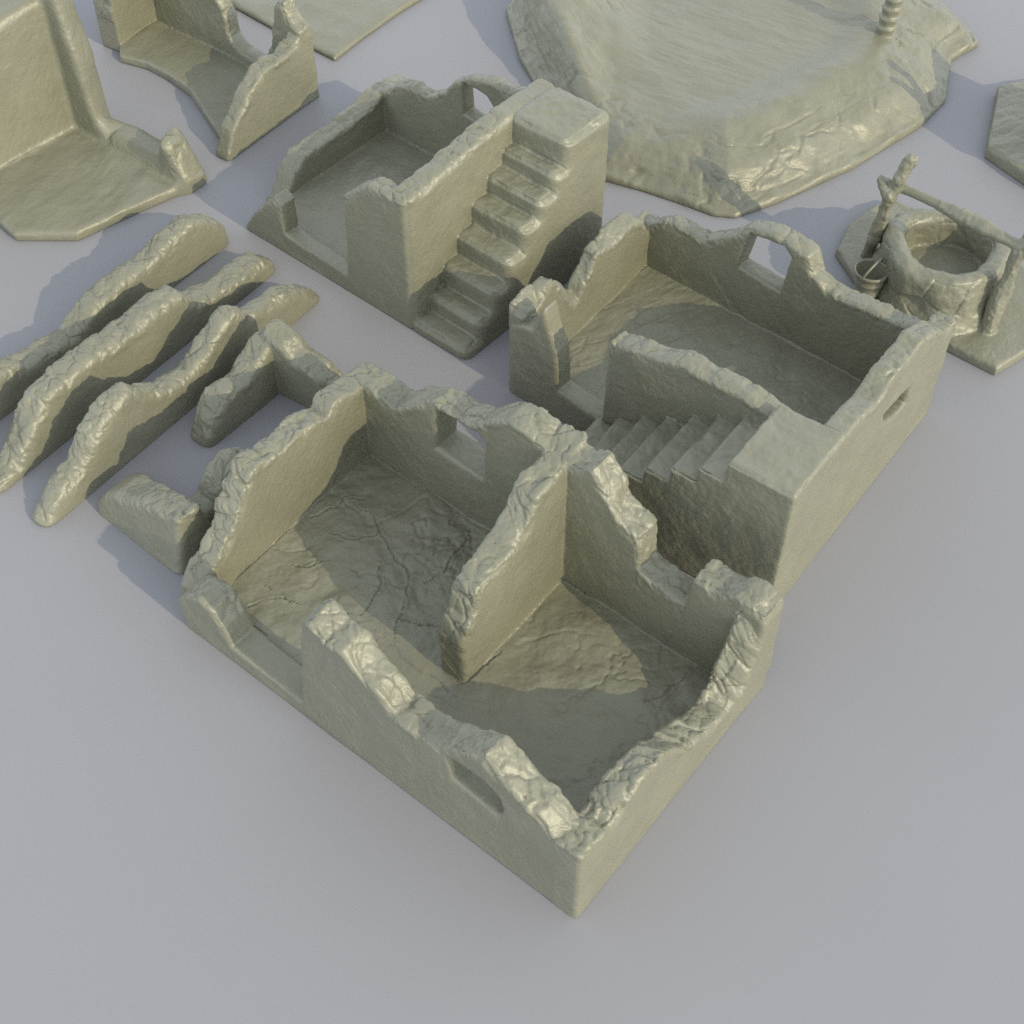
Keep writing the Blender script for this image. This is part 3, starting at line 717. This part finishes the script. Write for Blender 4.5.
def bucket():
    p = G(871.5, 271, .44); z0 = .118
    root = bpy.data.objects.new('bucket', None); COL.objects.link(root); root.location = (p[0], p[1], z0); root.empty_display_size = .1
    tag(root, 'small open pail with a raised wire handle standing beside the stone well', 'bucket')
    prof = [(0, 0), (.115, 0), (.122, .01), (.13, .06), (.136, .065), (.138, .085), (.134, .09), (.148, .20), (.155, .205), (.157, .225), (.152, .23), (.166, .30), (.178, .305), (.182, .33), (.176, .345), (.160, .343), (.155, .32), (.118, .05), (0, .045)]
    V = []; Q = []; seg = 40
    for r, z in prof:
        for j in range(seg):
            a = 2*math.pi*j/seg; q = r*(1+.012*math.sin(a*18)*(r > .1)); V.append((math.cos(a)*q, math.sin(a)*q, z))
    for k in range(len(prof)-1):
        for j in range(seg): Q.append((k*seg+j, k*seg+(j+1) % seg, (k+1)*seg+(j+1) % seg, (k+1)*seg+j))
    to_object('pail', np.array(V, np.float32), np.array(Q), MATS['resin'], root, np.zeros(3))
    V = []; Q = []; n = 28; sg = 8
    for k in range(n+1):
        t = math.pi*k/n; c = np.array([0, math.cos(t)*.172, .325+math.sin(t)*.15]); c[0] = .05*math.sin(t)
        ra = np.array([0, math.cos(t), math.sin(t)])
        for j in range(sg):
            a = 2*math.pi*j/sg; V.append(c+(ra*math.cos(a)+np.array([1, 0, 0])*math.sin(a))*.0125)
        if k:
            for j in range(sg): Q.append(((k-1)*sg+j, (k-1)*sg+(j+1) % sg, k*sg+(j+1) % sg, k*sg+j))
    h = to_object('handle', np.array(V, np.float32), np.array(Q), MATS['resin'], root, np.zeros(3)); h.rotation_euler = (0, 0, math.radians(-42))

# ------------------------------------------------------------------ world, light, camera
def light():
    w = bpy.data.worlds.new('World'); S.world = w; w.use_nodes = True; nt = w.node_tree
    bg = nt.nodes['Background']; sky = nt.nodes.new('ShaderNodeTexSky'); sky.sky_type = 'NISHITA'; sky.sun_disc = False
    el, az = math.radians(SUN_EL), math.radians(SUN_AZ)      # az: compass angle of the direction TOWARDS the sun, from +Y clockwise
    sky.sun_elevation = el; sky.sun_rotation = az
    sky.dust_density = 3.0; sky.ozone_density = 1.0
    hs = nt.nodes.new('ShaderNodeHueSaturation'); hs.inputs['Saturation'].default_value = .30      # thin white overcast
    nt.links.new(sky.outputs[0], hs.inputs['Color']); mx = nt.nodes.new('ShaderNodeMix'); mx.data_type = 'RGBA'; mx.inputs[0].default_value = .8
    nt.links.new(hs.outputs['Color'], mx.inputs[6]); 
    tc = nt.nodes.new('ShaderNodeTexCoord'); sx = nt.nodes.new('ShaderNodeSeparateXYZ'); mr = nt.nodes.new('ShaderNodeMapRange'); vm = nt.nodes.new('ShaderNodeVectorMath'); vm.operation = 'SCALE'
    mr.inputs['To Min'].default_value = 1.95; mr.inputs['To Max'].default_value = .52; vm.inputs[0].default_value = (3.8, 4.1, 4.6)
    nt.links.new(tc.outputs['Generated'], sx.inputs[0]); nt.links.new(sx.outputs[2], mr.inputs['Value']); nt.links.new(mr.outputs[0], vm.inputs['Scale']); nt.links.new(vm.outputs[0], mx.inputs[7]); nt.links.new(mx.outputs[2], bg.inputs['Color']); bg.inputs['Strength'].default_value = SKY
    l = bpy.data.lights.new('sun', 'SUN'); l.energy = SUN; l.angle = math.radians(.4); l.color = (1, .86, .62)
    o = bpy.data.objects.new('sun', l); COL.objects.link(o)
    d = Vector((math.sin(az)*math.cos(el), math.cos(az)*math.cos(el), math.sin(el)))
    o.rotation_euler = d.to_track_quat('Z', 'Y').to_euler(); o.location = d*30
    v = S.view_settings; v.view_transform = 'Standard'; v.look = 'None'; v.gamma = 1; v.exposure = EXPO; v.use_curve_mapping = False
def camera():
    c = bpy.data.cameras.new('camera'); c.sensor_width = 36; c.lens = F/1024*36; c.clip_end = 2000; c.clip_start = .05
    o = bpy.data.objects.new('camera', c); COL.objects.link(o); o.location = (0, 0, H); o.rotation_euler = (math.pi/2-TH, 0, 0)
    S.camera = o

SUN_AZ = 131.5; SUN_EL = 26.7; SUN = 1.42; SKY = .15; EXPO = .80
light(); camera(); S.cycles.use_denoising = False
two_room_ruin()
stair_house()
front_stair_house()
walls()
corner_ruin(); concave_ruin(); flat_base(); mound(); edge_base(); well(); bucket()
